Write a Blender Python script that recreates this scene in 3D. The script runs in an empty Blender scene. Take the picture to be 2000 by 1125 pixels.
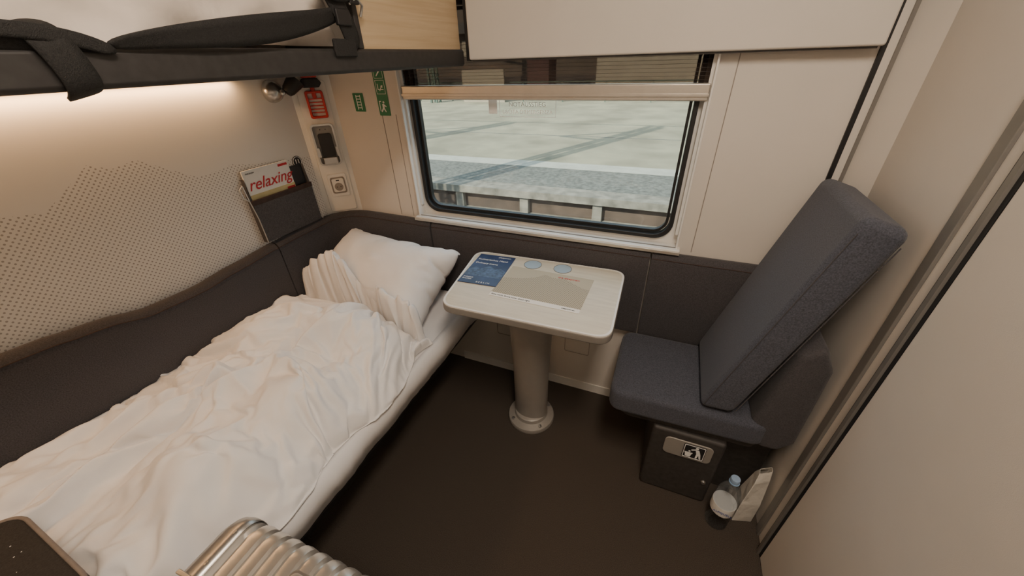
import bpy, bmesh, math, random, time
import numpy as np
from mathutils import Vector, Matrix, noise
from mathutils.bvhtree import BVHTree
random.seed(4)
scene=bpy.context.scene
COL=scene.collection

# ---------------------------------------------------------------- materials
def nodemat(name):
    m=bpy.data.materials.new(name); m.use_nodes=True
    nt=m.node_tree; b=nt.nodes['Principled BSDF']
    return m,nt,b
def mat(name,col,rough=.5,metal=0,nscale=0,namt=.0,bump=0,bscale=200,emit=None,estr=0,spec=None,sheen=0,detail=3,bdist=.002):
    m,nt,b=nodemat(name)
    b.inputs['Base Color'].default_value=(*col,1)
    b.inputs['Roughness'].default_value=rough
    b.inputs['Metallic'].default_value=metal
    if spec is not None: b.inputs['Specular IOR Level'].default_value=spec
    if sheen: b.inputs['Sheen Weight'].default_value=sheen
    tc=nt.nodes.new('ShaderNodeTexCoord')
    if nscale:
        n=nt.nodes.new('ShaderNodeTexNoise'); n.inputs['Scale'].default_value=nscale; n.inputs['Detail'].default_value=detail
        nt.links.new(tc.outputs['Object'],n.inputs['Vector'])
        r=nt.nodes.new('ShaderNodeValToRGB')
        r.color_ramp.elements[0].position=.3; r.color_ramp.elements[1].position=.7
        r.color_ramp.elements[0].color=(*[max(0,c*(1-namt)) for c in col],1)
        r.color_ramp.elements[1].color=(*[min(1,c*(1+namt)) for c in col],1)
        nt.links.new(n.outputs['Fac'],r.inputs['Fac']); nt.links.new(r.outputs['Color'],b.inputs['Base Color'])
    if bump:
        n2=nt.nodes.new('ShaderNodeTexNoise'); n2.inputs['Scale'].default_value=bscale; n2.inputs['Detail'].default_value=3
        nt.links.new(tc.outputs['Object'],n2.inputs['Vector'])
        bp=nt.nodes.new('ShaderNodeBump'); bp.inputs['Strength'].default_value=bump; bp.inputs['Distance'].default_value=bdist
        nt.links.new(n2.outputs['Fac'],bp.inputs['Height']); nt.links.new(bp.outputs['Normal'],b.inputs['Normal'])
    if emit:
        b.inputs['Emission Color'].default_value=(*emit,1); b.inputs['Emission Strength'].default_value=estr
    return m

M_wall=mat('laminate_beige',(.65,.61,.555),.45,nscale=6,namt=.02,bump=.15,bscale=900)
M_white=mat('plastic_white',(.74,.72,.67),.4,nscale=20,namt=.02)
M_frame=mat('window_frame_white',(.74,.73,.70),.35,nscale=12,namt=.02)
M_black=mat('rubber_black',(.012,.012,.013),.5,nscale=30,namt=.2)
M_gapl=mat('seam_grey',(.26,.23,.20),.6,nscale=30,namt=.1)
M_alu=mat('aluminium_champagne',(.58,.54,.48),.35,metal=.6,nscale=40,namt=.03)
M_grey=mat('metal_grey',(.22,.21,.195),.4,metal=.3,nscale=40,namt=.04)
M_steel=mat('steel',(.55,.54,.52),.28,metal=.9,nscale=40,namt=.05)
M_fab=mat('fabric_charcoal',(.056,.053,.058),.95,nscale=350,namt=.35,bump=.5,bscale=700,sheen=.1)
M_fabseat=mat('fabric_blue_grey',(.060,.065,.085),.95,nscale=300,namt=.4,bump=.7,bscale=500,sheen=.12)
M_piping=mat('piping_brown',(.05,.03,.025),.8,nscale=50,namt=.2)
M_carpet=mat('carpet_dark',(.060,.048,.038),1.0,nscale=600,namt=.7,bump=.8,bscale=700,detail=4)
M_cotton=mat('cotton_white',(.78,.77,.765),.95,nscale=18,namt=.02,bump=.3,bscale=45,sheen=.05)
M_sheet=mat('sheet_white',(.74,.73,.73),.95,nscale=12,namt=.02,bump=.4,bscale=30)
M_bunkcloth=mat('bunk_bedding_beige',(.64,.58,.52),.9,nscale=12,namt=.05,bump=.6,bscale=24,bdist=.006)
M_dark=mat('laminate_dark',(.045,.041,.038),.6,nscale=60,namt=.2)
M_darkrail=mat('bunk_rail_dark',(.026,.025,.025),.55,nscale=60,namt=.2)
M_web=mat('webbing_black',(.012,.012,.012),.75,nscale=400,namt=.5,bump=.6,bscale=800)
M_red=mat('plastic_red',(.50,.02,.015),.4,nscale=30,namt=.05)
M_green=mat('sign_green',(.02,.19,.08),.5,nscale=30,namt=.05)
M_signw=mat('sign_white',(.8,.8,.78),.5,nscale=30,namt=.02)
M_signk=mat('sign_black',(.015,.015,.016),.5,nscale=30,namt=.1)
M_paper=mat('paper_white',(.78,.77,.73),.7,nscale=30,namt=.02)
M_bagpaper=mat('bag_paper',(.62,.59,.53),.8,nscale=14,namt=.08,bump=1,bscale=25,bdist=.006)
M_bluepaper=mat('brochure_blue',(.026,.045,.12),.45,nscale=12,namt=.35)
M_pocket=mat('pocket_felt_grey',(.085,.08,.082),.95,nscale=300,namt=.3,bump=.5,bscale=500)
M_pale=mat('disc_pale_blue',(.36,.46,.54),.4,nscale=30,namt=.03)
M_column=mat('column_grey',(.33,.31,.28),.4,metal=.2,nscale=30,namt=.03)
M_edge=mat('table_edge_grey',(.20,.185,.165),.45,nscale=30,namt=.03)
M_redscript=mat('red_ink',(.55,.02,.03),.6,nscale=30,namt=.05)
M_yellow=mat('mag_yellow',(.62,.52,.25),.6,nscale=9,namt=.25)
M_conc=mat('platform_paving',(.235,.213,.145),.95,nscale=.9,namt=.28,bump=.6,bscale=30,detail=8)
M_asph=mat('platform_asphalt',(.115,.115,.10),.95,nscale=14,namt=.4,detail=8)
M_ballast=mat('ballast',(.15,.13,.105),1,nscale=9,namt=.8,bump=1,bscale=9,detail=8,bdist=.05)
M_stain=mat('wall_brown',(.070,.048,.036),.9,nscale=3,namt=.4,detail=8)
M_conc2=mat('concrete_grey',(.18,.165,.135),.95,nscale=5,namt=.4,detail=8)
M_whiteline=mat('line_white',(.34,.33,.28),.9,nscale=4,namt=.1)
M_mast=mat('galvanised',(.10,.14,.11),.6,metal=.2,nscale=20,namt=.1)
M_far=mat('far_building_brown',(.10,.078,.062),.9,nscale=.7,namt=.3,detail=6)
M_farwin=mat('far_windows_pale',(.32,.27,.20),.5,nscale=3,namt=.1)

def wood_mat(name,c1,c2,sc=(1,14,14)):
    m,nt,b=nodemat(name)
    tc=nt.nodes.new('ShaderNodeTexCoord'); mp=nt.nodes.new('ShaderNodeMapping')
    mp.inputs['Scale'].default_value=sc
    n=nt.nodes.new('ShaderNodeTexNoise'); n.inputs['Scale'].default_value=4; n.inputs['Detail'].default_value=6; n.inputs['Distortion'].default_value=.6
    r=nt.nodes.new('ShaderNodeValToRGB'); r.color_ramp.elements[0].color=(*c1,1); r.color_ramp.elements[1].color=(*c2,1)
    r.color_ramp.elements[0].position=.35; r.color_ramp.elements[1].position=.65
    nt.links.new(tc.outputs['Object'],mp.inputs['Vector']); nt.links.new(mp.outputs['Vector'],n.inputs['Vector'])
    nt.links.new(n.outputs['Fac'],r.inputs['Fac']); nt.links.new(r.outputs['Color'],b.inputs['Base Color'])
    b.inputs['Roughness'].default_value=.4
    return m
M_wood=wood_mat('birch_table',(.57,.52,.42),(.64,.59,.48),(2,16,16))
M_wood2=wood_mat('birch_panel',(.47,.35,.21),(.54,.42,.27),(12,.8,22))

def dots_nodes(nt,b,base,dot,ax_u,ax_v,spacing,radius,curve_pts,u0,du,v0,dv):
    tc=nt.nodes.new('ShaderNodeTexCoord'); sep=nt.nodes.new('ShaderNodeSeparateXYZ')
    nt.links.new(tc.outputs['Object'],sep.inputs[0])
    def math_(op,a,bv=None,c=None):
        n=nt.nodes.new('ShaderNodeMath'); n.operation=op
        for i,v in enumerate((a,bv,c)):
            if v is None: continue
            if isinstance(v,(int,float)): n.inputs[i].default_value=v
            else: nt.links.new(v,n.inputs[i])
        return n.outputs[0]
    U=sep.outputs[ax_u]; V=sep.outputs[ax_v]
    a=math_('MULTIPLY',math_('ADD',U,V),.7071/spacing); c=math_('MULTIPLY',math_('SUBTRACT',U,V),.7071/spacing)
    fa=math_('SUBTRACT',math_('FRACT',a),.5); fc=math_('SUBTRACT',math_('FRACT',c),.5)
    r=math_('SQRT',math_('ADD',math_('MULTIPLY',fa,fa),math_('MULTIPLY',fc,fc)))
    isdot=math_('LESS_THAN',r,radius/spacing)
    t=math_('DIVIDE',math_('SUBTRACT',U,u0),du)
    fcv=nt.nodes.new('ShaderNodeFloatCurve'); cv=fcv.mapping.curves[0]
    pts=[((u-u0)/du,(v-v0)/dv) for u,v in curve_pts]
    cv.points[0].location=pts[0]; cv.points[1].location=pts[-1]
    for p in pts[1:-1]: cv.points.new(*p)
    for p in cv.points: p.handle_type='VECTOR'
    fcv.mapping.update()
    nt.links.new(t,fcv.inputs['Value'])
    hh=math_('ADD',math_('MULTIPLY',fcv.outputs[0],dv),v0)
    below=math_('LESS_THAN',V,hh)
    mask=math_('MULTIPLY',isdot,below)
    mx=nt.nodes.new('ShaderNodeMix'); mx.data_type='RGBA'
    mx.inputs[6].default_value=(*base,1); mx.inputs[7].default_value=(*dot,1)
    nt.links.new(mask,mx.inputs[0]); nt.links.new(mx.outputs[2],b.inputs['Base Color'])
M_dotwall,nt,b=nodemat('laminate_dot_mountain'); b.inputs['Roughness'].default_value=.45
dots_nodes(nt,b,(.72,.695,.65),(.36,.33,.30),1,2,.0105,.0024,
  [(-1,1.05),(-.4,1.2),(-.1,1.08),(.12,1.1),(.324,1.167),(.397,1.154),(.45,1.19),(.529,1.247),(.576,1.224),(.64,1.236),(.779,1.148),(.86,1.15),(.912,1.16),(1.0,1.14),(1.22,1.12),(1.4,1.1)],-1,2.4,.5,1)
M_mat,nt,b=nodemat('placemat_dots'); b.inputs['Roughness'].default_value=.6
dots_nodes(nt,b,(.44,.39,.29),(.12,.095,.06),0,1,.0062,.0017,
  [(-.2,.0),(-.15,.02),(-.10,.03),(-.05,.055),(-.02,.09),(.02,.075),(.06,.085),(.10,.06),(.14,.04),(.2,.03)],-.2,.4,-.5,1)

def glassmat(name,tint,fac,rough=0.0):
    m=bpy.data.materials.new(name); m.use_nodes=True; nt=m.node_tree; nt.nodes.clear()
    o=nt.nodes.new('ShaderNodeOutputMaterial'); t=nt.nodes.new('ShaderNodeBsdfTransparent'); g=nt.nodes.new('ShaderNodeBsdfGlossy')
    t.inputs[0].default_value=(*tint,1); g.inputs['Roughness'].default_value=rough
    mx=nt.nodes.new('ShaderNodeMixShader'); mx.inputs[0].default_value=fac
    nt.links.new(t.outputs[0],mx.inputs[1]); nt.links.new(g.outputs[0],mx.inputs[2]); nt.links.new(mx.outputs[0],o.inputs[0])
    return m
M_glass=glassmat('window_glass',(.93,.97,.95),.04)
M_pet=glassmat('pet_clear',(.86,.90,.94),.20,.06)
M_blind=bpy.data.materials.new('blind_mesh_dark'); M_blind.use_nodes=True
nt=M_blind.node_tree; nt.nodes.clear()
o=nt.nodes.new('ShaderNodeOutputMaterial'); t=nt.nodes.new('ShaderNodeBsdfTransparent'); d=nt.nodes.new('ShaderNodeBsdfDiffuse')
d.inputs[0].default_value=(.05,.04,.035,1); t.inputs[0].default_value=(.66,.60,.56,1)
mx=nt.nodes.new('ShaderNodeMixShader'); mx.inputs[0].default_value=.34
nt.links.new(t.outputs[0],mx.inputs[1]); nt.links.new(d.outputs[0],mx.inputs[2]); nt.links.new(mx.outputs[0],o.inputs[0])

# ---------------------------------------------------------------- helpers
def link(ob,parent=None):
    COL.objects.link(ob)
    if parent is not None: ob.parent=parent
    return ob
def empty(name,loc=(0,0,0),rot=(0,0,0)):
    e=bpy.data.objects.new(name,None); e.location=loc; e.rotation_euler=rot; e.empty_display_size=.05
    COL.objects.link(e); return e
def obj(name,verts,faces,m,parent=None,smooth=False,bevel=0,bseg=2,sub=0,recalc=True):
    me=bpy.data.meshes.new(name); me.from_pydata([tuple(v) for v in verts],[],faces)
    if recalc:
        bm=bmesh.new(); bm.from_mesh(me); bmesh.ops.recalc_face_normals(bm,faces=bm.faces); bm.to_mesh(me); bm.free()
    ob=bpy.data.objects.new(name,me); link(ob,parent)
    if m: me.materials.append(m)
    if bevel:
        md=ob.modifiers.new('bevel','BEVEL'); md.width=bevel; md.segments=bseg; md.limit_method='ANGLE'; md.angle_limit=math.radians(35)
    if sub:
        s=ob.modifiers.new('sub','SUBSURF'); s.levels=sub; s.render_levels=sub
    if smooth or bevel:
        for p in me.polygons: p.use_smooth=True
        if bevel:
            w=ob.modifiers.new('wn','WEIGHTED_NORMAL'); w.keep_sharp=True
    return ob
def boxdata(b):
    x0,x1,y0,y1,z0,z1=b
    v=[(x0,y0,z0),(x1,y0,z0),(x1,y1,z0),(x0,y1,z0),(x0,y0,z1),(x1,y0,z1),(x1,y1,z1),(x0,y1,z1)]
    f=[(0,3,2,1),(4,5,6,7),(0,1,5,4),(1,2,6,5),(2,3,7,6),(3,0,4,7)]
    return v,f
def box(name,b,m,parent=None,bevel=0,bseg=2,**k):
    v,f=boxdata(b); return obj(name,v,f,m,parent,bevel=bevel,bseg=bseg,recalc=False,**k)
def boxes(name,bs,m,parent=None,bevel=0):
    V=[];F=[]
    for b in bs:
        v,f=boxdata(b); n=len(V); V+=v; F+=[tuple(i+n for i in q) for q in f]
    return obj(name,V,F,m,parent,bevel=bevel,recalc=False)
def extr(name,pts,axis,a0,a1,m,parent=None,bevel=0,bseg=2):
    def P(p,a):
        return {'z':(p[0],p[1],a),'y':(p[0],a,p[1]),'x':(a,p[0],p[1])}[axis]
    n=len(pts); V=[P(p,a0) for p in pts]+[P(p,a1) for p in pts]
    F=[tuple(range(n)),tuple(range(n,2*n))]+[(i,(i+1)%n,n+(i+1)%n,n+i) for i in range(n)]
    return obj(name,V,F,m,parent,bevel=bevel,bseg=bseg)
def rr(cx,cz,w,h,r,n=6):
    pts=[]
    for (sx,sz,a0) in ((1,1,0),(-1,1,90),(-1,-1,180),(1,-1,270)):
        for i in range(n+1):
            a=math.radians(a0+90*i/n)
            pts.append((cx+sx*(w/2-r)+r*math.cos(a),cz+sz*(h/2-r)+r*math.sin(a)))
    return pts
def roundpoly(pts,r,n=6):
    out=[]; N=len(pts)
    for i in range(N):
        p=Vector(pts[i]); a=(Vector(pts[i-1])-p).normalized(); b_=(Vector(pts[(i+1)%N])-p).normalized()
        p0=p+a*r; p2=p+b_*r
        for k in range(n+1):
            t=k/n; q=p0*(1-t)**2+p*2*t*(1-t)+p2*t*t; out.append((q.x,q.y))
    return out
def circ(cx,cz,r,n=32): return [(cx+r*math.cos(2*math.pi*i/n),cz+r*math.sin(2*math.pi*i/n)) for i in range(n)]
def ring(name,outer,inner,axis,a0,a1,m,parent=None,bevel=0):
    n=len(outer)
    def P(p,a): return {'z':(p[0],p[1],a),'y':(p[0],a,p[1]),'x':(a,p[0],p[1])}[axis]
    V=[P(p,a0) for p in outer]+[P(p,a0) for p in inner]+[P(p,a1) for p in outer]+[P(p,a1) for p in inner]
    F=[]
    for i in range(n):
        j=(i+1)%n
        F+=[(i,j,n+j,n+i),(2*n+i,2*n+j,3*n+j,3*n+i),(i,j,2*n+j,2*n+i),(n+i,n+j,3*n+j,3*n+i)]
    return obj(name,V,F,m,parent,bevel=bevel)
def lathe(name,prof,m,parent=None,loc=(0,0,0),seg=40,sx=1,sy=1):
    V=[];F=[];n=len(prof)
    for i in range(seg):
        a=2*math.pi*i/seg
        for r,z in prof: V.append((loc[0]+sx*r*math.cos(a),loc[1]+sy*r*math.sin(a),loc[2]+z))
    for i in range(seg):
        j=(i+1)%seg
        for k in range(n-1): F.append((i*n+k,j*n+k,j*n+k+1,i*n+k+1))
    if prof[0][0]>0: F.append(tuple(i*n for i in range(seg)))
    if prof[-1][0]>0: F.append(tuple(i*n+n-1 for i in range(seg)))
    ob=obj(name,V,F,m,parent,smooth=True)
    e=ob.modifiers.new('es','EDGE_SPLIT'); e.split_angle=math.radians(40)
    return ob
def tube(name,pts,r,m,parent=None):
    cu=bpy.data.curves.new(name,'CURVE'); cu.dimensions='3D'; cu.bevel_depth=r; cu.bevel_resolution=3
    s=cu.splines.new('POLY'); s.points.add(len(pts)-1)
    for i,p in enumerate(pts): s.points[i].co=(*p,1)
    ob=bpy.data.objects.new(name,cu); link(ob,parent); cu.materials.append(m); return ob
def text(name,body,loc,rot,size,m,parent=None,align='CENTER',ext=.0003,bold=0,shear=0):
    cu=bpy.data.curves.new(name,'FONT'); cu.body=body; cu.size=size; cu.align_x=align; cu.align_y='CENTER'; cu.extrude=ext; cu.offset=bold; cu.shear=shear
    ob=bpy.data.objects.new(name,cu); ob.location=loc; ob.rotation_euler=rot; link(ob,parent); cu.materials.append(m)
    return ob
R90=math.pi/2
def plate(name,pts,y,th,m,parent,bevel=0):
    return extr(name,pts,'y',y-th,y,m,parent,bevel=bevel)
def ribbon(name,path,width_vecs,th,m,parent=None):
    V=[];F=[];n=len(path)
    for p,w in zip(path,width_vecs):
        p=Vector(p); w=Vector(w); V+=[p-w,p+w]
    for i in range(n-1): F.append((2*i,2*i+1,2*i+3,2*i+2))
    ob=obj(name,V,F,m,parent,smooth=True)
    s=ob.modifiers.new('sub','SUBSURF'); s.levels=2; s.render_levels=2
    so=ob.modifiers.new('sol','SOLIDIFY'); so.thickness=th; so.offset=0
    return ob
def sm(a,b,t):
    t=max(0,min(1,(t-a)/(b-a))); return t*t*(3-2*t)

XL=-1.51; YW=1.37; XR=.525; YB=-.85; ZC=2.3
# ---------------------------------------------------------------- room shell
box('floor',(XL-.05,XR+.05,YB-.05,YW+.05,-.05,0),M_carpet)
box('ceiling',(XL-.05,XR+.05,YB-.05,YW+.05,ZC,ZC+.05),M_wall)
box('wall_left',(XL-.05,XL,YB-.05,YW+.05,0,ZC),M_dotwall)
box('wall_back',(XL,XR,YB-.05,YB,0,ZC),M_wall)
box('wall_right',(XR,XR+.05,.874,YW+.05,0,ZC),M_wall)
box('wall_right_rear',(XR,XR+.05,YB-.05,-.1005,0,ZC),M_wall)
box('wall_right_lintel',(XR,XR+.05,-.10,.8735,2.1,ZC),M_wall)
WX0,WX1,WZ0,WZ1=-1.04,.08,.85,1.66
boxes('wall_window',[(XL,WX0,YW,YW+.05,0,ZC),(WX1,XR,YW,YW+.05,0,ZC),(WX0,WX1,YW,YW+.05,0,WZ0),(WX0,WX1,YW,YW+.05,WZ1,ZC)],M_wall)
ts=empty('trim_1',(0,0,0))
box('seam_left',(-1.155,-1.1525,YW-.0012,YW,.84,1.62),M_gapl,ts)
box('seam_left_edge',(-1.085,-1.083,YW-.0012,YW,.84,1.28),M_gapl,ts)
box('seam_right',(.128,.1305,YW-.0012,YW,.84,1.46),M_gapl,ts)
box('trim_2',(.436,.448,YW-.006,YW,0,ZC),M_black)
extr('wall_corner_post',[(.478,YW),(XR,YW),(XR,1.30)],'z',0,ZC,M_wall)
box('trim_3',(.468,.4765,YW-.006,YW,0,ZC),M_grey)
box('trim_4',(XR-.008,XR,.912,.942,0,ZC),M_grey,bevel=.002)
g=empty('door_1')
box('track_dark_a',(XR-.008,XR+.05,.862,.873,0,2.099),M_black,g)
box('track_channel',(XR-.014,XR+.05,.849,.8615,0,2.099),M_grey,g)
box('track_dark_b',(XR-.008,XR+.05,.838,.8485,0,2.099),M_black,g)
box('door_leaf',(XR-.008,XR+.04,-.0995,.8375,.003,2.098),M_wall,g,bevel=.003)
extr('wall_corner_panel',[(XL,1.255),(-1.395,YW),(XL,YW)],'z',.80,ZC,M_white)

# ---------------------------------------------------------------- window
w=empty('window_1')
gx0,gx1,gz0,gz1=-1.018,.052,.868,1.64
cx=(gx0+gx1)/2; cz=(gz0+gz1)/2; W=gx1-gx0; H=gz1-gz0
ou=rr(cx,cz,W,H,.065,8)
ring('surround',rr((WX0+WX1)/2,(WZ0+WZ1)/2,WX1-WX0,WZ1-WZ0,.004,8),ou,'y',1.40,1.425,M_frame,w)
boxes('reveal',[(WX0,WX0+.006,1.352,1.405,WZ0,WZ1),(WX1-.006,WX1,1.352,1.405,WZ0,WZ1)],M_frame,w,bevel=.001)
ring('gasket',ou,rr(cx,cz,W-.03,H-.03,.055,8),'y',1.388,1.42,M_black,w,bevel=.003)
ring('gasket_inner',rr(cx,cz,W-.038,H-.038,.052,8),rr(cx,cz,W-.056,H-.056,.045,8),'y',1.405,1.425,M_black,w)
extr('pane',rr(cx,cz,W-.03,H-.03,.055,8),'y',1.412,1.416,M_glass,w)
box('sill',(WX0-.01,WX1+.01,1.335,1.40,.841,.854),M_frame,w,bevel=.003)
box('sill_strip',(WX0-.01,WX1+.01,1.328,1.334,.838,.850),M_alu,w,bevel=.001)
box('sill_groove',(WX0,WX1,1.356,1.362,.854,.8555),M_grey,w)
text('exit_text_1','NOTAUSSTIEG',(-.52,1.408,1.318),(R90,0,0),.022,M_signw,w)
text('exit_text_2','USCITA D\u2019EMERGENZA',(-.52,1.408,1.293),(R90,0,0),.019,M_signw,w)
ring('exit_text_frame',rr(-.52,1.306,.22,.06,.003,3),rr(-.52,1.306,.217,.057,.002,3),'y',1.408,1.409,M_signw,w)
box('exit_arrow_label',(-.675,-.64,1.408,1.409,1.285,1.335),M_signw,w)
bl=empty('window_blind')
box('fabric',(WX0+.008,WX1-.008,1.376,1.378,1.385,1.655),M_blind,bl)
boxes('pleats',[(WX0+.008,WX1-.008,1.3745,1.3758,1.392+i*.0105,1.3928+i*.0105) for i in range(12)],M_dark,bl)
box('bottom_rail',(WX0+.008,WX1-.008,1.362,1.386,1.336,1.384),M_alu,bl,bevel=.004)
box('rail_lip',(WX0+.008,WX1-.008,1.358,1.363,1.348,1.357),M_alu,bl,bevel=.001)
boxes('guides',[(WX0+.006,WX0+.016,1.37,1.385,.90,1.65),(WX1-.016,WX1-.006,1.37,1.385,.90,1.65)],M_frame,bl)

oc=empty('overhead_cabinet')
box('door_panel',(-.700,.432,1.325,1.369,1.462,ZC-.01),M_wall,oc,bevel=.006)
box('edge_gap',(-.713,-.701,1.334,1.369,1.46,ZC-.01),M_black,oc)
box('underside',(-.69,.42,1.335,1.369,1.457,1.462),M_dark,oc)

hp=empty('service_hatch')
ring('hatch_1',rr(-.60,.30,.16,.12,.01,4),rr(-.60,.30,.156,.116,.009,4),'y',YW-.002,YW,M_gapl,hp)
ring('hatch_2',rr(-.26,.30,.12,.14,.01,4),rr(-.26,.30,.116,.136,.009,4),'y',YW-.002,YW,M_gapl,hp)
box('baseboard_window',(-.9,.10,YW-.006,YW,0,.05),M_white)

# ---------------------------------------------------------------- wrap-around backrest
def interp(xs,t):
    for (a,b_),(c,d_) in zip(xs,xs[1:]):
        if t<=c:
            k=max(0,min(1,(t-a)/(c-a))); k=k*k*(3-2*k); return b_+(d_-b_)*k
    return xs[-1][1]
def backrest(name,pts,tops,zb,th,br):
    V=[];F=[]; n=len(pts); K=9
    for i,p in enumerate(pts):
        a=Vector(pts[max(0,i-1)]); c=Vector(pts[min(n-1,i+1)]); t=(c-a).normalized(); nn=Vector((t.y,-t.x))
        zt=tops[i]
        prof=[(0.001,zb),(th*.9,zb),(th,zb+.01),(th,zt-.035),(th*.93,zt-.017),(th*.75,zt-.005),(th*.45,zt),(th*.15,zt-.002),(0.001,zt-.01)]
        for o_,z in prof: V.append((p[0]+nn.x*o_,p[1]+nn.y*o_,z))
    for i in range(n-1):
        for k in range(K): F.append((i*K+k,i*K+(k+1)%K,(i+1)*K+(k+1)%K,(i+1)*K+k))
    F.append(tuple(range(K))); F.append(tuple((n-1)*K+k for k in range(K)))
    ob=obj(name,V,F,M_fab,br,smooth=True)
    e=ob.modifiers.new('es','EDGE_SPLIT'); e.split_angle=math.radians(50)
    pp=[]
    for i,p in enumerate(pts):
        a=Vector(pts[max(0,i-1)]); c=Vector(pts[min(n-1,i+1)]); t=(c-a).normalized(); nn=Vector((t.y,-t.x))
        pp.append((p[0]+nn.x*th*.95,p[1]+nn.y*th*.95,tops[i]-.02))
    tube(name+'_piping',pp,.0016,M_piping,br)
    return ob
ztop=[(-.9,.86),(.10,.868),(.2,.862),(.32,.845),(.47,.812),(.60,.808),(.75,.822),(.93,.835),(1.3,.838)]
ys=[-.80+i*(.926+.80)/40 for i in range(41)]
backrest('panel_long',[(XL,y) for y in ys],[interp(ztop,y) for y in ys],.40,.05,empty('padded_backrest'))
cp=[(XL,.932),(XL,1.0),(XL,1.1),(XL,1.18),(-1.505,1.225),(-1.49,1.265),(-1.465,1.30),(-1.43,1.333),(-1.39,1.355),(-1.34,1.366),(-1.28,YW),(-1.1,YW),(-.972,YW)]
backrest('panel_corner',cp,[.835+.012*math.sin(math.pi*min(1,i/12)) for i in range(len(cp))],.40,.048,empty('padded_backrest.001'))
br2=empty('padded_backrest.002')
backrest('panel_window',[(-.966,YW),(-.7,YW),(-.4,YW),(-.006,YW)],[.834]*4,.455,.045,br2)
backrest('panel_seat_side',[(0,YW),(.2,YW),(.43,YW)],[.832]*3,.40,.045,br2)

# ---------------------------------------------------------------- lower bed
bed=empty('sleeper_bed')
box('mattress',(-1.455,-.735,-.76,1.318,.41,.495),M_sheet,bed,bevel=.028,bseg=4)
box('frame',(-1.455,-.755,-.76,1.318,.35,.409),M_darkrail,bed,bevel=.01)
box('base_box',(-1.452,-.98,-.80,1.318,.0,.349),M_dark,bed)
tube('frame_tube',[(-.79,-.7,.33),(-.79,1.25,.33)],.012,M_darkrail,bed)
V=[];F=[];N=160
for i in range(N+1):
    y=-.74+i*2.03/N
    wv=.006*noise.noise((y*9,0,0))+.003*noise.noise((y*30,3,0))
    zb=.405+.012*noise.noise((y*4,7,0))
    V+=[(-.765,y,.4965),(-.742+wv*.3,y,.491),(-.729+wv,y,.465),(-.727+wv*1.5,y,zb)]
for i in range(N):
    for k in range(3): F.append((i*4+k,i*4+k+1,i*4+5+k,i*4+4+k))
hem=obj('sheet_hem',V,F,M_sheet,bed,smooth=True); hem.modifiers.new('s','SOLIDIFY').thickness=.002
box('folded_red_cloth',(-.815,-.748,1.215,1.285,.497,.60),M_red,None,bevel=.02,bseg=4)

# ---- cloth simulation
def closed_sheet(name,ft,fb,nx,ny,m):
    V=[ft(i/nx,j/ny) for j in range(ny+1) for i in range(nx+1)];F=[];idx={}
    for j in range(ny+1):
        for i in range(nx+1):
            if i in(0,nx) or j in(0,ny): idx[(i,j)]=j*(nx+1)+i
            else: idx[(i,j)]=len(V); V.append(fb(i/nx,j/ny))
    for j in range(ny):
        for i in range(nx):
            a=j*(nx+1)+i; F.append((a,a+1,a+nx+2,a+nx+1)); F.append((idx[(i,j)],idx[(i,j+1)],idx[(i+1,j+1)],idx[(i+1,j)]))
    return obj(name,V,F,m,None,smooth=True)
def gridmesh(name,f,nx,ny,m):
    V=[f(i/nx,j/ny) for j in range(ny+1) for i in range(nx+1)]
    F=[(j*(nx+1)+i,j*(nx+1)+i+1,(j+1)*(nx+1)+i+1,(j+1)*(nx+1)+i) for j in range(ny) for i in range(nx)]
    return obj(name,V,F,m,None,smooth=True)
def simulate(ob,frames,pin=None,**kw):
    md=ob.modifiers.new('cloth','CLOTH'); s=md.settings
    s.quality=kw.get('quality',5); s.mass=kw.get('mass',.01)
    k=kw.get('stiff',5)
    s.tension_stiffness=k; s.compression_stiffness=k; s.shear_stiffness=kw.get('shear',1); s.bending_stiffness=kw.get('bend',.01)
    s.tension_damping=1; s.compression_damping=1; s.shear_damping=1; s.bending_damping=.1; s.air_damping=1
    if kw.get('pressure',0): s.use_pressure=True; s.uniform_pressure_force=kw['pressure']
    s.shrink_min=kw.get('shrink',0); s.shrink_max=kw.get('shrink',0)
    s.effector_weights.gravity=kw.get('grav',.3)
    if pin:
        vg=ob.vertex_groups.new(name='pin'); vg.add(pin,1,'ADD'); s.vertex_group_mass='pin'
    md.collision_settings.distance_min=.006; md.collision_settings.collision_quality=3
    md.collision_settings.use_self_collision=False
    for f in range(1,frames+1): scene.frame_set(f)
    me=bpy.data.meshes.new_from_object(ob.evaluated_get(bpy.context.evaluated_depsgraph_get()))
    ob.modifiers.clear(); ob.data=me; scene.frame_set(1)
    for p in me.polygons: p.use_smooth=True
def pt(u,v,s):
    e=max(0,(1-abs(2*u-1)**3)*(1-abs(2*v-1)**3))
    return ((u-.5)*.61,(v-.5)*.40,s*.04*e+.018*noise.noise((u*7,v*7,s)))
pil=closed_sheet('pillow',lambda u,v:pt(u,v,1),lambda u,v:pt(u,v,-1),56,38,M_cotton)
simulate(pil,28,pressure=18,shrink=-.15,grav=0,bend=.005)
pm_=Matrix.Translation((-1.12,1.14,.655))@Matrix.Rotation(math.radians(-6),4,'Z')@Matrix.Rotation(math.radians(30),4,'X')
pil.data.transform(pm_)
mz=min(v.co.z for v in pil.data.vertices); my=max(v.co.y for v in pil.data.vertices); mn=min(v.co.x for v in pil.data.vertices)
pil.data.transform(Matrix.Translation((max(0,-1.458-mn),1.322-my,.4955-mz)))
bvh=BVHTree.FromPolygons([v.co.copy() for v in pil.data.vertices],[tuple(p.vertices) for p in pil.data.polygons])
def surf(x,y):
    h=bvh.ray_cast(Vector((x,y,1.5)),Vector((0,0,-1)))
    return max(.497,h[0].z+.004) if h[0] is not None else .497
Y1=1.0
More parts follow.
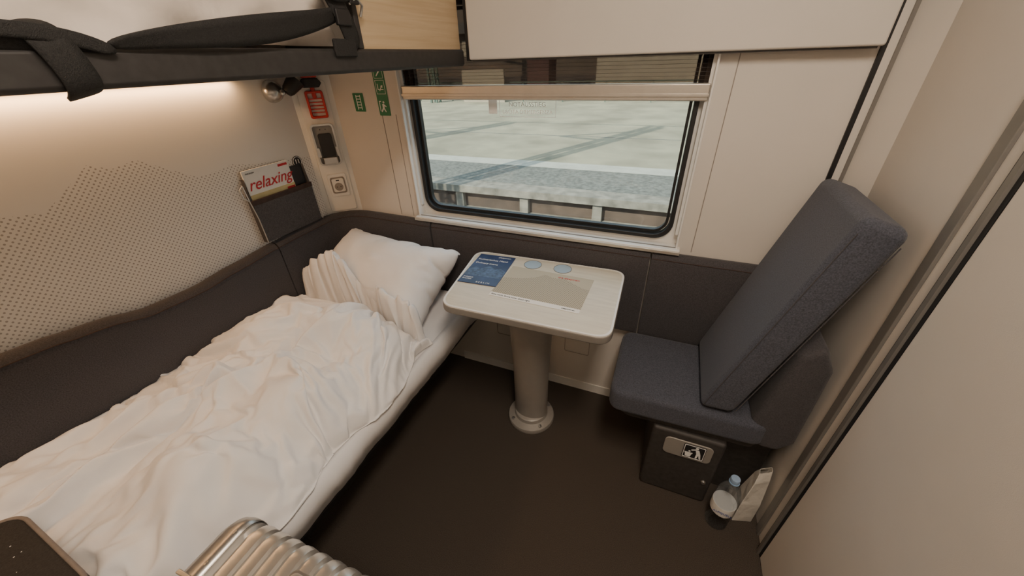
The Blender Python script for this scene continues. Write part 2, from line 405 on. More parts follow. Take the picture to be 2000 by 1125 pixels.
def ftop(u,v):
    xr=-.785+.026*math.sin(v*11+1)+.018*math.sin(v*25)+.050*sm(.66,.84,v)
    xl=-1.452
    x=xl+(xr-xl)*u
    yend=Y1-.07*sm(-1.25,-.85,x)+.03*noise.noise((x*6,2,2))
    y=-.70+v*(yend+.70)
    e=1-abs(2*u-1)**5 if u>.5 else 1-.30*abs(2*u-1)**4
    ev=1-abs(2*v-1)**(14 if v<.5 else 12)
    sf=surf(x,y)
    base=.092+.045*noise.noise((x*3.2,y*2.4,3))+.035*math.exp(-((u-.0)/.25)**2)-.35*max(0,sf-.497)
    md=.105*math.exp(-((y-.78)/.10)**2-((x+1.00)/.17)**2)+.090*math.exp(-((y-.46)/.11)**2-((x+.90)/.11)**2)+.07*math.exp(-((y-.64)/.1)**2-((x+1.25)/.12)**2)+.06*math.exp(-((y-.20)/.09)**2-((x+.93)/.1)**2)+.045*math.exp(-((y-.40)/.1)**2-((x+1.22)/.1)**2)
    return (x,y,sf+max(.003,(max(base,.02)+md)*e*ev))
SMIN,SMAX,NT=.42,.88,400
tab=[];acc=0
for i in range(NT+1):
    y=-.75+i*1.9/NT; tab.append((y,acc)); acc+=(SMIN+(SMAX-SMIN)*sm(-.05,.55,y))*1.9/NT
def fwd(y):
    k=max(0,min(NT-1e-6,(y+.75)/1.9*NT)); i=int(k); return tab[i][1]+(tab[i+1][1]-tab[i][1])*(k-i)
def inv(q):
    if q<=0: return -.75+q/SMIN
    lo,hi=0,NT
    while hi-lo>1:
        m=(lo+hi)//2
        if tab[m][1]<=q: lo=m
        else: hi=m
    a,b_=tab[lo],tab[hi]; return a[0]+(b_[0]-a[0])*(q-a[1])/(b_[1]-a[1])
def Wp(p): return (p[0],fwd(p[1]),p[2])
mound=gridmesh('tmp_mound',lambda u,v:Wp(ftop(u,v)),46,100,None)
mound.modifiers.new('c','COLLISION'); mound.collision.thickness_outer=.006; mound.collision.cloth_friction=1
q0=fwd(-.70); q1=fwd(Y1)
nx=88; ny=int((q1-q0)/.0074)
def dtop(u,v):
    yq=inv(q0+(q1-q0)*v); x,y,z=ftop(u,max(0,min(1,(yq+.70)/(Y1+.70)))); q=fwd(y)
    n=.012*noise.noise((x*12+q*6,q*9,1.3))+.006*noise.noise((x*28+q*8,q*25,5))
    e=1 if 0<u<1 and 0<v<1 else 0
    return (x+.008*e*noise.noise((x*7,q*9,8)),q+.008*e*noise.noise((x*7,q*9,18)),z+(.012+n)*e)
duv=gridmesh('duvet',dtop,nx,ny,M_cotton)
pin=[j*(nx+1) for j in range(ny+1)]+[j*(nx+1)+nx for j in range(ny+1)]+list(range(nx+1))+[ny*(nx+1)+i for i in range(nx+1)]
simulate(duv,36,pin=pin,shrink=-.29,grav=.35,bend=.10,stiff=8)
bpy.data.objects.remove(mound,do_unlink=True)
# deepen the creases the simulation produced
nv=len(duv.data.vertices); A=np.empty(nv*3); duv.data.vertices.foreach_get('co',A); A=A.reshape(ny+1,nx+1,3)
S=A.copy()
for it in range(16):
    T=S.copy(); T[1:-1,1:-1]=(S[:-2,1:-1]+S[2:,1:-1]+S[1:-1,:-2]+S[1:-1,2:])*.25; S=T
Dl=A-S; k=np.array([.9,.9,2.0]); A2=S+Dl*k
A2[...,2]=np.maximum(A2[...,2],.497)
duv.data.vertices.foreach_set('co',A2.reshape(-1)); duv.data.update()
for v in duv.data.vertices: v.co.y=inv(v.co.y)
for o_ in (pil,duv):
    s=o_.modifiers.new('sub','SUBSURF'); s.levels=1; s.render_levels=1

# ---------------------------------------------------------------- upper bunk
ub=empty('upper_bunk')
box('platform',(-1.49,-.752,-.80,1.32,1.455,1.475),M_darkrail,ub)
extr('front_rail',[(-.752,1.446),(-.722,1.446),(-.716,1.452),(-.716,1.488),(-.722,1.494),(-.752,1.494)],'y',-.80,1.322,M_darkrail,ub,bevel=.002)
box('led_profile',(-1.502,-1.478,-.78,1.02,1.428,1.455),M_alu,ub)
M_led=mat('led_warm',(1,.7,.4),.5,nscale=10,namt=.01,emit=(1,.58,.26),estr=9)
box('led_diffuser',(-1.498,-1.482,-.78,1.02,1.4265,1.428),M_led,ub)
extr('wood_guard',[(.845,1.494),(1.32,1.494),(1.32,2.25),(.845,2.25)],'x',-.748,-.728,M_wood2,ub)
box('guard_post',(-.752,-.724,.828,.844,1.494,2.2),M_darkrail,ub,bevel=.002)
V=[];F=[];NY=150;NP=22
for j in range(NY+1):
    y=-.78+j*1.58/NY
    endf=min(1,(.80-y)/.06) if y>.74 else 1; endf=max(.0,endf)**.5
    for k in range(NP+1):
        t=k/NP
        if t<.625:
            ang=math.pi/2*(t/.625); x=-.815+.065*math.cos(ang); z=1.50+.17*math.sin(ang)*endf
        else:
            x=-.815-(t-.625)/.375*.60; z=1.50+.17*endf
        r1=1-abs(noise.noise((y*5+z*4,z*16-y*3,1)))*2.2
        wv=.018*noise.noise((y*6,z*22+y*10,t*2))+.020*r1+.009*noise.noise((y*17,z*50,3))-.008
        V.append((x+wv*(1 if t<.7 else .2),y,z+wv*.8*(1 if t>.1 else 0)))
for j in range(NY):
    for k in range(NP):
        a=j*(NP+1)+k; F.append((a,a+1,a+NP+2,a+NP+1))
um=obj('bedding',V,F,M_bunkcloth,ub,smooth=True)
s=um.modifiers.new('sub','SUBSURF'); s.levels=1; s.render_levels=1
box('mattress_core',(-1.44,-.84,-.76,.74,1.476,1.60),M_bunkcloth,ub,bevel=.03,bseg=3)
def yz(path,x,name,th=.0035):
    P=[];Wd=[]
    for i,(y,z,h,xx) in enumerate(path):
        P.append((x+xx,y,z)); Wd.append((0.004,0,h))
    ribbon(name,P,Wd,th,M_web,ub)
yz([(-.5,1.51,.014,0),(0,1.51,.014,0),(.2,1.504,.012,.0),(.30,1.498,.009,.003),(.34,1.494,.008,.004)],-.718,'strap_long')
yz([(.335,1.496,.006,0),(.40,1.505,.012,.006),(.48,1.512,.019,.010),(.58,1.522,.023,.010),(.68,1.537,.019,.006),(.76,1.553,.013,0),(.80,1.57,.010,-.004)],-.712,'strap_twisted')
ribbon('strap_wrap',[(-.745,.272,1.520),(-.712,.278,1.512),(-.706,.284,1.495),(-.706,.290,1.47),(-.710,.294,1.444),(-.75,.296,1.438)],[(0,.019,.004)]*6,.004,M_web,ub)
ribbon('strap_loose',[(-.72,.10,1.525),(-.712,.18,1.517),(-.708,.25,1.511),(-.708,.30,1.506),(-.710,.345,1.488)],[(0,.003,.008)]*5,.004,M_web,ub)
ribbon('strap_up',[(-.714,.80,1.49),(-.708,.79,1.53),(-.706,.765,1.57),(-.715,.74,1.63),(-.72,.72,1.72)],[(0,.022,.006)]*5,.004,M_web,ub)
ribbon('strap_hook',[(-.70,.70,1.60),(-.70,.77,1.585),(-.70,.82,1.60),(-.71,.86,1.64)],[(0,.002,.014)]*4,.004,M_web,ub)
boxes('buckle',[(-.710,-.700,.752,.792,1.535,1.565),(-.710,-.700,.80,.83,1.575,1.60)],M_black,ub,bevel=.003)
boxes('rail_clamp',[(-.716,-.708,.735,.80,1.478,1.512)],M_web,ub,bevel=.003)
tube('hook_wire',[(-.706,.80,1.575),(-.700,.82,1.588),(-.704,.84,1.575),(-.71,.835,1.555)],.003,M_steel,ub)

# ---------------------------------------------------------------- wall items (left wall)
pk=empty('magazine_pocket',(XL,1.05,.970),(0,0,R90))
extr('front_panel',[(-.140,-.125),(.145,-.125),(.145,.045),(-.140,.045)],'y',-.028,-.022,M_pocket,pk,bevel=.004)
extr('top_band',[(-.142,.030),(.147,.030),(.147,.05),(-.142,.05)],'y',-.030,-.021,M_piping,pk,bevel=.002)
extr('side_a',[(-.140,-.125),(-.134,-.125),(-.134,.13),(-.140,.045)],'y',-.021,-.001,M_pocket,pk)
extr('side_b',[(.139,-.125),(.145,-.125),(.145,.045),(.139,.13)],'y',-.021,-.001,M_pocket,pk)
tube('wire_left',[(-.145,-.015,.11),(-.147,-.024,.06),(-.142,-.03,-.02),(-.142,-.03,-.125)],.0022,M_steel,pk)
tube('wire_left_loop',[(-.145,-.015,.11),(-.163,-.02,.10),(-.163,-.025,.07),(-.147,-.026,.05)],.0022,M_steel,pk)
tube('wire_right',[(.148,-.010,.10),(.148,-.026,.045),(.148,-.03,-.125)],.0022,M_steel,pk)
mg=empty('magazine',(XL+.013,1.040,.965),(math.radians(0),0,R90))
box('cover',(-.12,.085,-.003,.003,-.08,.165),M_paper,mg,bevel=.001)
box('yellow_field',(-.12,.085,-.0042,-.003,-.02,.072),M_yellow,mg)
text('title','relaxing',(-.018,-.0046,.107),(R90,0,0),.062,M_redscript,mg,bold=.0002,shear=.4)
box('red_tag',(.045,.082,-.0048,-.0042,.034,.062),M_redscript,mg)
box('stand_in_mark',(.035,.078,-.0042,-.0034,.148,.157),M_redscript,mg)
text('small_caption','MAGAZIN',(-.09,-.0044,.152),(R90,0,0),.008,M_signk,mg)
box('leaflet',(XL+.0075,XL+.0095,1.13,1.188,.93,1.10),M_signk)
nb=empty('number_label',(XL,1.182,1.108),(0,0,R90))
plate('disc',circ(0,0,.024),-.0,.002,M_signk,nb)
ring('disc_ring',circ(0,0,.0215),circ(0,0,.0195),'y',-.003,-.002,M_signw,nb)
text('number','11',(0,-.0028,0),(R90,0,0),.026,M_signw,nb,bold=.0004)

rl=empty('reading_lamp',(XL,1.165,1.380),(0,0,R90))
lp=lathe('mount',[(.0,0),(.034,0),(.040,.006),(.040,.014),(.034,.030),(.018,.042),(0,.045)],M_steel,rl); lp.rotation_euler=(R90,0,0)
he=lathe('shade',[(0,-.004),(.018,0),(.024,.012),(.031,.055),(.033,.062),(.029,.062),(.022,.030),(0,.025)],M_black,rl); he.location=(.034,-.048,-.006); he.rotation_euler=(math.radians(15),math.radians(48),0)
lathe('joint',[(0,-.012),(.009,-.008),(.012,0),(.009,.008),(0,.012)],M_steel,rl,loc=(.018,-.044,-.004))

cc=Vector((-1.4525,1.3125,0)); rot45=(0,0,math.radians(45))
sp=empty('socket_column',(cc.x,cc.y,0),rot45)
plate('backplate',rr(0,1.13,.118,.56,.012),0,.006,M_white,sp,bevel=.002)
plate('socket_cover',rr(.004,.975,.082,.105,.008),-.006,.006,M_frame,sp,bevel=.002)
ring('socket_rim',rr(.004,.975,.064,.076,.010),rr(.004,.975,.052,.064,.008),'y',-.014,-.012,M_gapl,sp)
plate('socket_body',rr(.004,.975,.050,.062,.008),-.012,.003,M_white,sp)
plate('socket_well',circ(.004,.968,.019),-.015,.0005,M_gapl,sp)
plate('socket_pins',rr(-.004,.968,.004,.004,.0015),-.0155,.0006,M_signk,sp)
plate('socket_pin_b',rr(.012,.968,.004,.004,.0015),-.0155,.0006,M_signk,sp)
plate('usb_slot',rr(.004,.998,.014,.005,.001),-.015,.0006,M_signk,sp)
ph=empty('phone_holder',(cc.x,cc.y,0),rot45)
plate('base',rr(0,1.158,.092,.172,.014),-.006,.008,M_grey,ph,bevel=.003)
ring('rim',rr(0,1.158,.094,.174,.015),rr(0,1.158,.080,.160,.011),'y',-.024,-.014,M_steel,ph)
plate('phone_pad',rr(.002,1.150,.056,.112,.010),-.014,.008,M_signk,ph,bevel=.002)
extr('cup',[(-.034,-.014),(.038,-.014),(.030,-.040),(-.026,-.040)],'z',1.078,1.108,M_steel,ph,bevel=.003)
plate('clip_a',rr(-.036,1.13,.01,.04,.004),-.014,.02,M_steel,ph)
plate('clip_b',rr(.040,1.13,.01,.04,.004),-.014,.02,M_steel,ph)
plate('led_dots',rr(-.010,1.222,.004,.004,.0015),-.014,.001,M_signk,ph); plate('led_dot_b',rr(.012,1.222,.004,.004,.0015),-.014,.001,M_signk,ph)
hm=empty('emergency_hammer',(cc.x-.004,cc.y+.004,0),rot45)
ring('holder',rr(.006,1.320,.070,.105,.008),rr(.006,1.320,.052,.087,.005),'y',-.03,-.006,M_red,hm,bevel=.002)
for i in range(5): plate('rib_%d'%i,rr(.006,1.290+i*.013,.052,.004,.001),-.014,.006,M_red,hm)
plate('shaft',rr(.006,1.38,.016,.07,.004),-.012,.014,M_red,hm,bevel=.002)
extr('head',[(-.026,1.385),(.034,1.385),(.046,1.40),(.034,1.418),(-.026,1.418),(-.036,1.40)],'y',-.040,-.012,M_black,hm,bevel=.003)
plate('red_cap',rr(.004,1.432,.06,.022,.004),-.008,.028,M_red,hm,bevel=.002)

s1=empty('ladder_sign',(-1.262,YW,1.324))
plate('panel',rr(0,0,.054,.070,.003),0,.0015,M_green,s1)
boxes('ladder',[(-.012,-.009,-.0022,-.0015,-.028,.028),(.009,.012,-.0022,-.0015,-.028,.028)]+[(-.009,.009,-.0022,-.0015,-.022+i*.011,-.019+i*.011) for i in range(5)],M_signw,s1)
s2=empty('emergency_exit_sign',(-1.136,YW,1.37))
plate('panel',rr(0,0,.056,.19,.003),0,.0015,M_green,s2)
def frame_(nm,z): ring(nm,rr(0,z,.044,.050,.001,2),rr(0,z,.041,.047,.001,2),'y',-.0022,-.0015,M_signw,s2)
frame_('frame_mid',.01); frame_('frame_top',.066)
plate('runner_head',circ(.002,-.045,.0045,16),-.0015,.0007,M_signw,s2)
plate('runner_body',[(-.006,-.051),(.004,-.051),(.003,-.068),(.010,-.080),(.006,-.082),(-.002,-.070),(-.012,-.082),(-.016,-.079),(-.006,-.066)],-.0015,.0007,M_signw,s2)
plate('runner_arm',[(.004,-.053),(.014,-.060),(.012,-.063),(.003,-.058)],-.0015,.0007,M_signw,s2)
plate('runner_window',[(-.020,-.040),(-.010,-.040),(-.010,-.043),(-.017,-.043),(-.017,-.078),(-.020,-.078)],-.0015,.0007,M_signw,s2)
plate('window_pict',[(-.014,.0),(.014,.0),(.014,.003),(-.011,.003),(-.011,.022),(-.014,.022)],-.0015,.0007,M_signw,s2)
plate('arrow_pict',[(-.004,-.004),(.006,.010),(.010,.007),(.012,.018),(.001,.014),(.004,.012),(-.007,-.002)],-.0015,.0007,M_signw,s2)
plate('hammer_pict',[(-.012,.050),(.004,.068),(.000,.072),(.010,.080),(.016,.074),(.008,.064),(-.009,.048)],-.0015,.0007,M_signw,s2)

# ---------------------------------------------------------------- table
tb=empty('folding_table')
TP=[(-.655,.872),(-.068,.884),(-.082,1.312),(-.715,1.292)]
rp=roundpoly(TP,.055,8)
extr('edge_band',rp,'z',.718,.748,M_edge,tb,bevel=.006,bseg=3)
cxm=sum(p[0] for p in rp)/len(rp); cym=sum(p[1] for p in rp)/len(rp)
inn=[(cxm+(p[0]-cxm)*.972,cym+(p[1]-cym)*.965) for p in rp]
inn2=[(cxm+(p[0]-cxm)*.995,cym+(p[1]-cym)*.993) for p in rp]
ring('rim',inn2,inn,'z',.745,.7515,M_frame,tb,bevel=.001)
extr('top_surface',inn,'z',.745,.7505,M_wood,tb)
for i,(dx,dy) in enumerate([(-.441,1.247),(-.318,1.252)]):
    extr('cup_disc_%d'%i,circ(dx,dy,.034),'z',.7505,.7512,M_pale,tb)
    ring('cup_ring_%d'%i,circ(dx,dy,.036),circ(dx,dy,.034),'z',.7505,.7518,M_grey,tb)
lathe('column',[(.062,.03),(.064,.05),(.066,.30),(.074,.52),(.085,.66),(.088,.718)],M_column,tb,loc=(-.405,1.12,0),sx=1.2,sy=.9)
lathe('foot',[(.108,.0),(.110,.010),(.106,.020),(.078,.030),(.074,.045),(.066,.05)],M_column,tb,loc=(-.405,1.12,0))
for i in range(4):
    a=math.radians(45+90*i); lathe('bolt_%d'%i,[(0,0),(.008,0),(.008,.004),(0,.006)],M_steel,tb,loc=(-.405+.092*math.cos(a),1.12+.092*math.sin(a),.024),seg=12)
box('support_arm',(-.60,-.20,1.08,1.20,.700,.718),M_dark,tb,bevel=.004)
bro=empty('brochure',(-.597,1.152,.7508),(0,0,math.radians(3.5)))
box('cover',(-.078,.078,-.118,.118,0,.003),M_bluepaper,bro,bevel=.0006)
extr('mountain_art',[(-.078,-.065),(-.078,-.02),(-.05,.005),(-.03,-.01),(.0,.025),(.03,.0),(.05,.012),(.078,-.01),(.078,-.065)],'z',.003,.0033,mat('brochure_mid',(.06,.095,.18),.5,nscale=90,namt=.5),bro)
text('headline_1','Kulinarisches Men\u00fc',(-.070,.072,.0032),(0,0,0),.0165,M_signw,bro,align='LEFT')
text('headline_2','Culinary menu',(-.070,.040,.0032),(0,0,0),.0165,M_signw,bro,align='LEFT')
text('mark_name','sleeptrain',(.036,.102,.0032),(0,0,0),.014,M_signw,bro)
text('foot_line_1','Fr\u00fchst\u00fcck',(-.070,-.078,.0032),(0,0,0),.010,M_signw,bro,align='LEFT')
text('foot_line_2','Breakfast',(-.070,-.090,.0032),(0,0,0),.010,M_signw,bro,align='LEFT')
text('foot_caption','B E R L I N',(.02,-.106,.0032),(0,0,0),.012,M_signw,bro)
pm=empty('paper_placemat',(-.350,1.094,.7508),(0,0,math.radians(-1)))
box('sheet',(-.164,.164,-.113,.113,0,.001),M_paper,pm)
box('print_field',(-.164,.164,-.090,.113,.001,.0013),M_mat,pm)
text('mark_name','the sleeptrain',(.075,.088,.0016),(0,0,0),.015,M_redscript,pm)
text('caption_left','Gute Nacht. Buona notte. Good night.',(-.158,-.102,.0014),(0,0,0),.0095,M_signk,pm,align='LEFT')
text('caption_right','sleeptrain.eu',(.125,-.102,.0014),(0,0,0),.009,M_signk,pm)

# ---------------------------------------------------------------- seat
st=empty('passenger_seat')
extr('seat_cushion',roundpoly([(-.055,.952),(.44,.965),(.44,1.318),(-.055,1.318)],.05,6),'z',.375,.475,M_fabseat,st,bevel=.022,bseg=4)
extr('seat_shell',roundpoly([(-.01,.975),(.43,.985),(.43,1.318),(-.01,1.318)],.04,5),'z',.345,.374,M_dark,st,bevel=.008)
back=empty('backrest_frame',(.225,0,.482),(0,math.radians(15.5),0)); back.parent=st
extr('backrest_cushion',[(0,.0),(.095,.03),(.098,.695),(.0,.70)],'y',.972,1.318,M_fabseat,back,bevel=.024,bseg=5)
tube('backrest_seam',[(.092,.973,.05),(.092,.973,.66)],.0015,M_fab,back)
tube('backrest_seam_b',[(.006,.973,.02),(.006,.973,.66)],.0015,M_fab,back)
extr('wall_cushion',[(.42,.76),(.47,.80),(.507,.72),(.512,.42),(.48,.37),(.42,.37),(.38,.48)],'y',.975,1.318,M_fab,st,bevel=.02,bseg=4)
bx=empty('pedestal_box'); bx.parent=st
box('body',(.11,.345,.965,1.36,.0,.345),M_dark,bx,bevel=.012,bseg=3)
box('rear_body',(.345,.50,1.06,1.36,.0,.345),M_dark,bx)
plate('flap',rr(.235,.275,.155,.085,.018),.965,.005,M_column,bx,bevel=.002)
plate('pict_panel',rr(.255,.277,.070,.070,.004),.960,.002,M_signk,bx)
ring('pict_border',rr(.255,.277,.066,.066,.003),rr(.255,.277,.062,.062,.003),'y',.957,.958,M_signw,bx)
plate('pict_head',circ(.262,.3005,.0050,14),.958,.001,M_signw,bx)
plate('pict_torso',[(.258,.293),(.270,.292),(.277,.272),(.281,.250),(.276,.250),(.271,.268),(.268,.250),(.263,.250),(.264,.272)],.958,.001,M_signw,bx)
plate('pict_arm',[(.260,.292),(.246,.285),(.245,.2885),(.259,.2955)],.958,.001,M_signw,bx)
plate('pict_bin',[(.228,.268),(.250,.268),(.247,.250),(.231,.250)],.958,.001,M_signw,bx)
plate('pict_bin_rim',[(.226,.272),(.252,.272),(.252,.2695),(.226,.2695)],.958,.001,M_signw,bx)
plate('pict_litter',rr(.241,.279,.006,.006,.001),.958,.001,M_signw,bx)
lk=lathe('lock',[(0,.006),(.007,.005),(.009,0),(.009,-.002)],M_steel,bx); lk.rotation_euler=(R90,0,0); lk.location=(.318,.963,.125)

bt=empty('water_bottle',(.385,.915,.0))
lathe('body',[(0,.004),(.028,.001),(.036,.006),(.037,.02),(.035,.035),(.037,.05),(.035,.065),(.037,.08),(.037,.155),(.035,.165),(.037,.175),(.033,.20),(.022,.225),(.013,.238),(.012,.252)],M_pet,bt)
lathe('label',[(.0375,.088),(.0378,.09),(.0378,.130),(.0375,.132)],M_paper,bt)
lathe('neck_ring',[(.012,.244),(.016,.245),(.016,.248),(.012,.249)],mat('cap_ring',(.25,.4,.6),.4,nscale=9,namt=.02),bt)
lathe('cap',[(.0145,.250),(.0148,.262),(.0135,.266),(0,.267)],mat('cap_blue',(.30,.42,.60),.4,nscale=9,namt=.02),bt)
text('label_text','ALPQUELL',(-.006,-.0382,.111),(R90,0,math.radians(-8)),.0125,mat('label_blue',(.05,.1,.4),.5,nscale=9,namt=.02),bt)
V=[(.440,.935,.0),(.505,.955,.0),(.505,1.03,.0),(.446,1.02,.0),(.446,.945,.10),(.507,.96,.10),(.507,1.03,.10),(.452,1.02,.10),(.462,.965,.20),(.508,.985,.21),(.508,1.025,.215),(.468,1.015,.205),(.470,.985,.235),(.509,1.0,.245),(.509,1.018,.246),(.474,1.005,.236)]
F=[(0,1,2,3)]
for k in range(3):
    for i in range(4): F.append((4*k+i,4*k+(i+1)%4,4*k+4+(i+1)%4,4*k+4+i))
pb=obj('paper_bag',V,F,M_bagpaper,None); pb.modifiers.new('b','BEVEL').width=.002
so=pb.modifiers.new('so','SOLIDIFY'); so.thickness=.0012

# ---------------------------------------------------------------- suitcase (ribbed aluminium)
M_case=mat('case_aluminium',(.66,.64,.60),.32,metal=.8,nscale=25,namt=.05)
M_case2=mat('case_frame_metal',(.46,.45,.43),.32,metal=.85,nscale=25,namt=.05)
sc=empty('suitcase',(-.428,.034,.0),(0,0,math.radians(1)))
Wc,Dc,z0c,z1c=.53,.26,.045,.695
prof=[]
def addx(x,ins): prof.append((x,ins))
addx(-Wc/2,.030); addx(-Wc/2+.004,.014); addx(-Wc/2+.012,.005); addx(-Wc/2+.024,.0)
nr=12; xa=-Wc/2+.058; xb=Wc/2-.058
addx(xa-.004,.0)
for i in range(nr):
    a=xa+(xb-xa)*i/nr; st_=(xb-xa)/nr
    addx(a+.002,.0045); addx(a+.007,.0045); addx(a+.011,-.001); addx(a+st_*.5+.004,-.002); addx(a+st_-.002,-.001)
addx(xb+.002,.0045); addx(xb+.007,.0045); addx(xb+.010,0)
addx(Wc/2-.024,0); addx(Wc/2-.012,.005); addx(Wc/2-.004,.014); addx(Wc/2,.030)
V=[];F=[];K=4*7
for x,ins in prof:
    for (a,b_) in rr(0,(z0c+z1c)/2,Dc-2*ins,(z1c-z0c)-2*ins,.038,6): V.append((x,a,b_))
for i in range(len(prof)-1):
    for k in range(K): F.append((i*K+k,i*K+(k+1)%K,(i+1)*K+(k+1)%K,(i+1)*K+k))
F.append(tuple(range(K))); F.append(tuple((len(prof)-1)*K+k for k in range(K)))
sh=obj('shell',V,F,M_case,sc,smooth=True); e=sh.modifiers.new('es','EDGE_SPLIT'); e.split_angle=math.radians(38)
for sx,nm in ((-1,'left'),(1,'right')):
    V=[];F=[]
    pr2=[(Wc/2+.002,.028),(Wc/2,.010),(Wc/2-.012,.0015),(Wc/2-.03,-.0025),(Wc/2-.050,-.0025)]
    for x,ins in pr2:
        for (a,b_) in rr(0,(z0c+z1c)/2,Dc-2*ins,(z1c-z0c)-2*ins,.038,6): V.append((sx*x,a,b_))
    for i in range(len(pr2)-1):
        for k in range(K): F.append((i*K+k,i*K+(k+1)%K,(i+1)*K+(k+1)%K,(i+1)*K+k))
    F.append(tuple(range(K)))
    g_=obj('corner_guard_'+nm,V,F,M_case2,sc,smooth=True); g_.modifiers.new('so','SOLIDIFY').thickness=.001
    for yy in (-.09,-.035,.035,.09):
        lathe('rivet_%s_%d'%(nm,int(yy*1000)),[(.004,0),(.0035,.002),(0,.003)],M_steel,sc,loc=(sx*(Wc/2-.038),yy,z1c+.0025),seg=12)
box('frame_seam',(-Wc/2-.002,Wc/2+.002,-.012,.0,z1c-.002,z1c+.004),M_case2,sc,bevel=.002)
box('frame_seam_b',(-Wc/2-.002,Wc/2+.002,.004,.012,z1c-.002,z1c+.004),M_case2,sc,bevel=.002)
extr('handle_base',rr(-.03,.070,.075,.034,.012),'z',z1c-.003,z1c+.004,M_case2,sc,bevel=.001)
ring('handle_loop',rr(-.03,.070,.062,.024,.010),rr(-.03,.070,.046,.010,.004),'z',z1c+.004,z1c+.010,M_case,sc,bevel=.002)
ring('telescopic_socket',rr(0,-.07,.16,.035,.01),rr(0,-.07,.145,.022,.008),'z',z1c-.002,z1c+.004,M_case2,sc,bevel=.001)
for i,(x,y) in enumerate([(-.16,-.08),(.16,-.08),(-.16,.08),(.16,.08)]):
    wl=lathe('wheel_%d'%i,[(.0,-.010),(.018,-.010),(.022,-.006),(.022,.006),(.018,.010),(0,.010)],M_black,sc,seg=24); wl.rotation_euler=(0,R90,0); wl.location=(x,y,.0225)
    box('wheel_mount_%d'%i,(x-.016,x+.016,y-.02,y+.02,.036,.052),M_black,sc,bevel=.003)

bag=empty('laptop_bag',(-.985,-.225,.668),(math.radians(-3),0,math.radians(-2)))
extr('body',rr(0,0,.34,.40,.055,8),'z',-.035,.035,mat('bag_black',(.018,.017,.017),.7,nscale=300,namt=.4,bump=.4,bscale=500),bag,bevel=.012,bseg=3)
pp=[(a,b_,.032) for a,b_ in rr(0,0,.335,.395,.053,8)]; pp.append(pp[0])
tube('piping',pp,.004,mat('bag_piping_grey',(.20,.17,.15),.6,nscale=30,namt=.1),bag)
V=[];F=[]
for i in range(46):
    a=random.uniform(-.15,.13); b_=random.uniform(-.05,.17); r=random.uniform(.0007,.0017); q=len(V)
    for k in range(5): V.append((a+r*math.cos(k*1.257),b_+r*math.sin(k*1.257),.0358))
    F.append(tuple(range(q,q+5)))
obj('crumbs',V,F,M_signw,bag)

# ---------------------------------------------------------------- ceiling lamp
cl=empty('ceiling_lamp')
M_lamp=mat('lamp_diffuser',(1,.9,.8),.5,nscale=10,namt=.01,emit=(1,.82,.64),estr=3)
box('housing',(.02,.30,-.30,.45,ZC-.025,ZC-.001),M_frame,cl,bevel=.004)
box('diffuser',(.04,.28,-.28,.43,ZC-.028,ZC-.0255),M_lamp,cl)
def area(name,loc,rot,sx,sy,power,col,parent=None):
    l=bpy.data.lights.new(name,'AREA'); l.shape='RECTANGLE'; l.size=sx; l.size_y=sy; l.energy=power; l.color=col
    o_=bpy.data.objects.new(name,l); o_.location=loc; o_.rotation_euler=rot; link(o_,parent); return o_
area('ceiling_light',(.16,.075,ZC-.035),(0,0,0),.24,.70,22,(1,.83,.67),cl)
area('led_light',(-1.488,.12,1.424),(0,math.radians(8),0),.016,1.78,3.8,(1,.57,.27),ub)

# ---------------------------------------------------------------- outside
zg=-1.15; zp=-.6
box('ground_ballast',(-40,40,1.9,6.2,zg-.2,zg),M_ballast)
pf=empty('station_platform')
box('slab',(-40,40,8.4,22.2,zp-.3,zp),M_conc,pf)
box('edge_asphalt',(-40,40,6.55,7.9,zp-.3,zp),M_asph,pf)
box('coping',(-40,40,6.15,6.55,zp-.12,zp+.01),M_conc2,pf)
box('tactile_line',(-40,40,7.9,8.4,zp-.3,zp+.004),M_whiteline,pf)
box('side_wall',(-40,40,6.30,6.5,zg-.1,zp-.1),M_stain,pf)
boxes('side_posts',[(-20+i*1.35,-20+i*1.35+.16,6.2,6.35,zg-.1,zp-.11) for i in range(26)],M_conc2,pf)
box('side_kerb',(-40,40,6.2,6.4,zg-.1,zg+.12),M_conc2,pf)
box('joint_line',(-40,40,11.6,11.66,zp,zp+.003),M_asph,pf)
box('ground_far',(-45,40,22.2,27,zp-.5,zp),M_asph)
rt=empty('railway_track')
boxes('rails',[(-40,40,3.30,3.37,zg,zg+.16),(-40,40,4.74,4.81,zg,zg+.16)],mat('rail_rust',(.13,.08,.05),.6,metal=.4,nscale=10,namt=.3),rt)
boxes('sleepers',[(-20+i*.62,-20+i*.62+.24,2.8,5.3,zg-.02,zg+.04) for i in range(64)],M_conc2,rt)
fb=empty('station_building')
box('facade',(-45,35,27,30,-1,7),M_far,fb)
boxes('window_band',[(-40+i*2.3,-40+i*2.3+1.4,26.95,27.0,1.6,2.5) for i in range(32)],M_farwin,fb)
box('roof_band',(-45,35,26.4,27,2.9,3.5),M_dark,fb)
box('plinth',(-45,35,26.9,27,-.6,.35),mat('plinth_dark',(.06,.05,.045),.9,nscale=1,namt=.3),fb)  # base strip in a darker brown than the facade
box('pale_hoarding',(-5,4,25.5,25.6,-.6,2.0),M_farwin,fb)
fn=empty('platform_fence')
boxes('rails',[(-40,40,21,21.04,zp+.9,zp+.96),(-40,40,21,21.04,zp+.45,zp+.48)],M_mast,fn)
boxes('posts',[(-30+i*2.2,-30+i*2.2+.05,21,21.05,zp,zp+.95) for i in range(28)],M_mast,fn)
box('notice_board',(-11.4,-8.9,20.6,20.7,zp,zp+1.55),M_farwin,None)
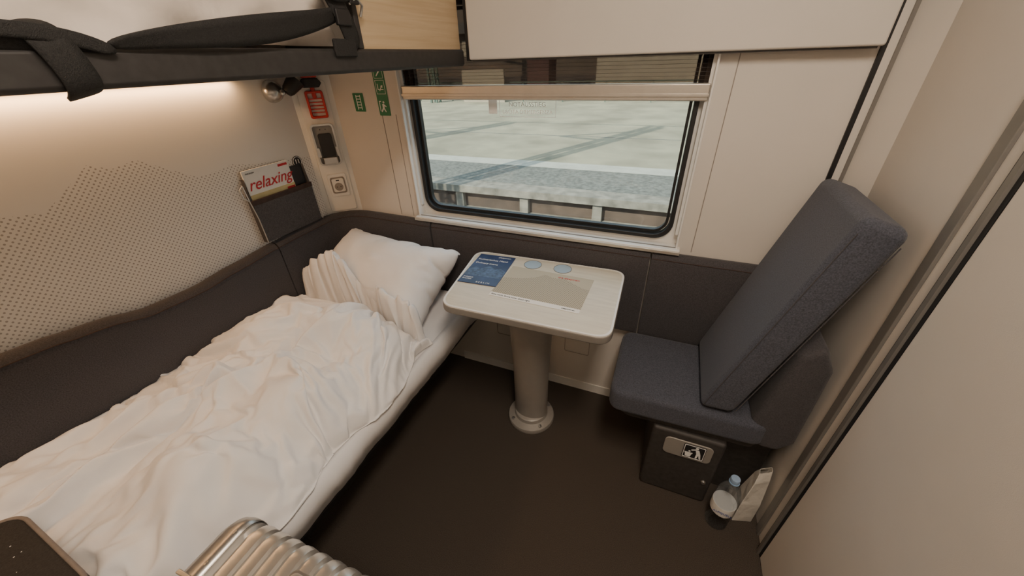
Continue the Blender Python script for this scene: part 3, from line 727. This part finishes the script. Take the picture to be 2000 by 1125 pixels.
box('platform_kiosk',(-8.3,-7.0,22.5,23.9,zp+.002,2.6),mat('kiosk_maroon',(.07,.03,.025),.7,nscale=3,namt=.2),None,bevel=.05)
def mast(x,y,name):
    e=empty(name,(x,y,0))
    a=.18
    for sx in(-a,a):
        for sy in(-a,a): box('leg',(sx-.05,sx+.05,sy-.05,sy+.05,zg if y<5 else zp,8.8),M_mast,e)
    for i in range(14):
        z=zp+.1+i*.66
        tube('brace_%d'%i,[(-a,-a,z),(a,-a,z+.34),(a,a,z+.5),(-a,a,z+.66)],.03,M_mast,e)
    tube('arm',[(0,0,6.6),(-1.6,.0,6.9)],.07,M_mast,e); tube('arm_stay',[(0,0,8),(-1.6,.0,6.9)],.05,M_mast,e)
    return e
mast(-5.65,2.45,'catenary_mast'); mast(-10.85,2.45,'catenary_mast.001'); mast(-13.0,20.2,'catenary_mast.002')
wr=empty('overhead_wires')
tube('contact_wire',[(-40,5.6,6.3),(40,5.6,6.3)],.03,M_mast,wr)

# ---------------------------------------------------------------- sun / sky
wd=bpy.data.worlds.new('sky'); scene.world=wd; wd.use_nodes=True
nt=wd.node_tree; bg=nt.nodes['Background']
bg.inputs['Color'].default_value=(.70,.85,1,1); bg.inputs['Strength'].default_value=2.1
sn=bpy.data.lights.new('sun','SUN'); sn.energy=9.0; sn.angle=math.radians(.6); sn.color=(1,.93,.80)
so_=bpy.data.objects.new('sun',sn); COL.objects.link(so_)
dirv=Vector((.407*math.cos(math.radians(37)),.914*math.cos(math.radians(37)),-math.sin(math.radians(37))))
so_.rotation_euler=dirv.to_track_quat('-Z','Y').to_euler(); so_.location=(-5,-10,12)
pl=bpy.data.lights.new('window_portal','AREA'); pl.shape='RECTANGLE'; pl.size=1.1; pl.size_y=.80; pl.cycles.is_portal=True
po=bpy.data.objects.new('window_portal',pl); po.location=(-.48,1.43,1.255); po.rotation_euler=(-R90,0,0); link(po,w)

# ---------------------------------------------------------------- camera
cam=bpy.data.cameras.new('camera'); cam.sensor_width=36; cam.lens=13.0; cam.clip_start=.02; cam.clip_end=200
co=bpy.data.objects.new('camera',cam); COL.objects.link(co)
r=Vector((.9255,.3774,-.0308)).normalized()
bk=Vector((.3355,-.7794,.529)); bk=(bk-r*bk.dot(r)).normalized(); up=bk.cross(r)
Mx=Matrix(((r.x,up.x,bk.x,0),(r.y,up.y,bk.y,0),(r.z,up.z,bk.z,1.466),(0,0,0,1)))
co.matrix_world=Mx
scene.camera=co
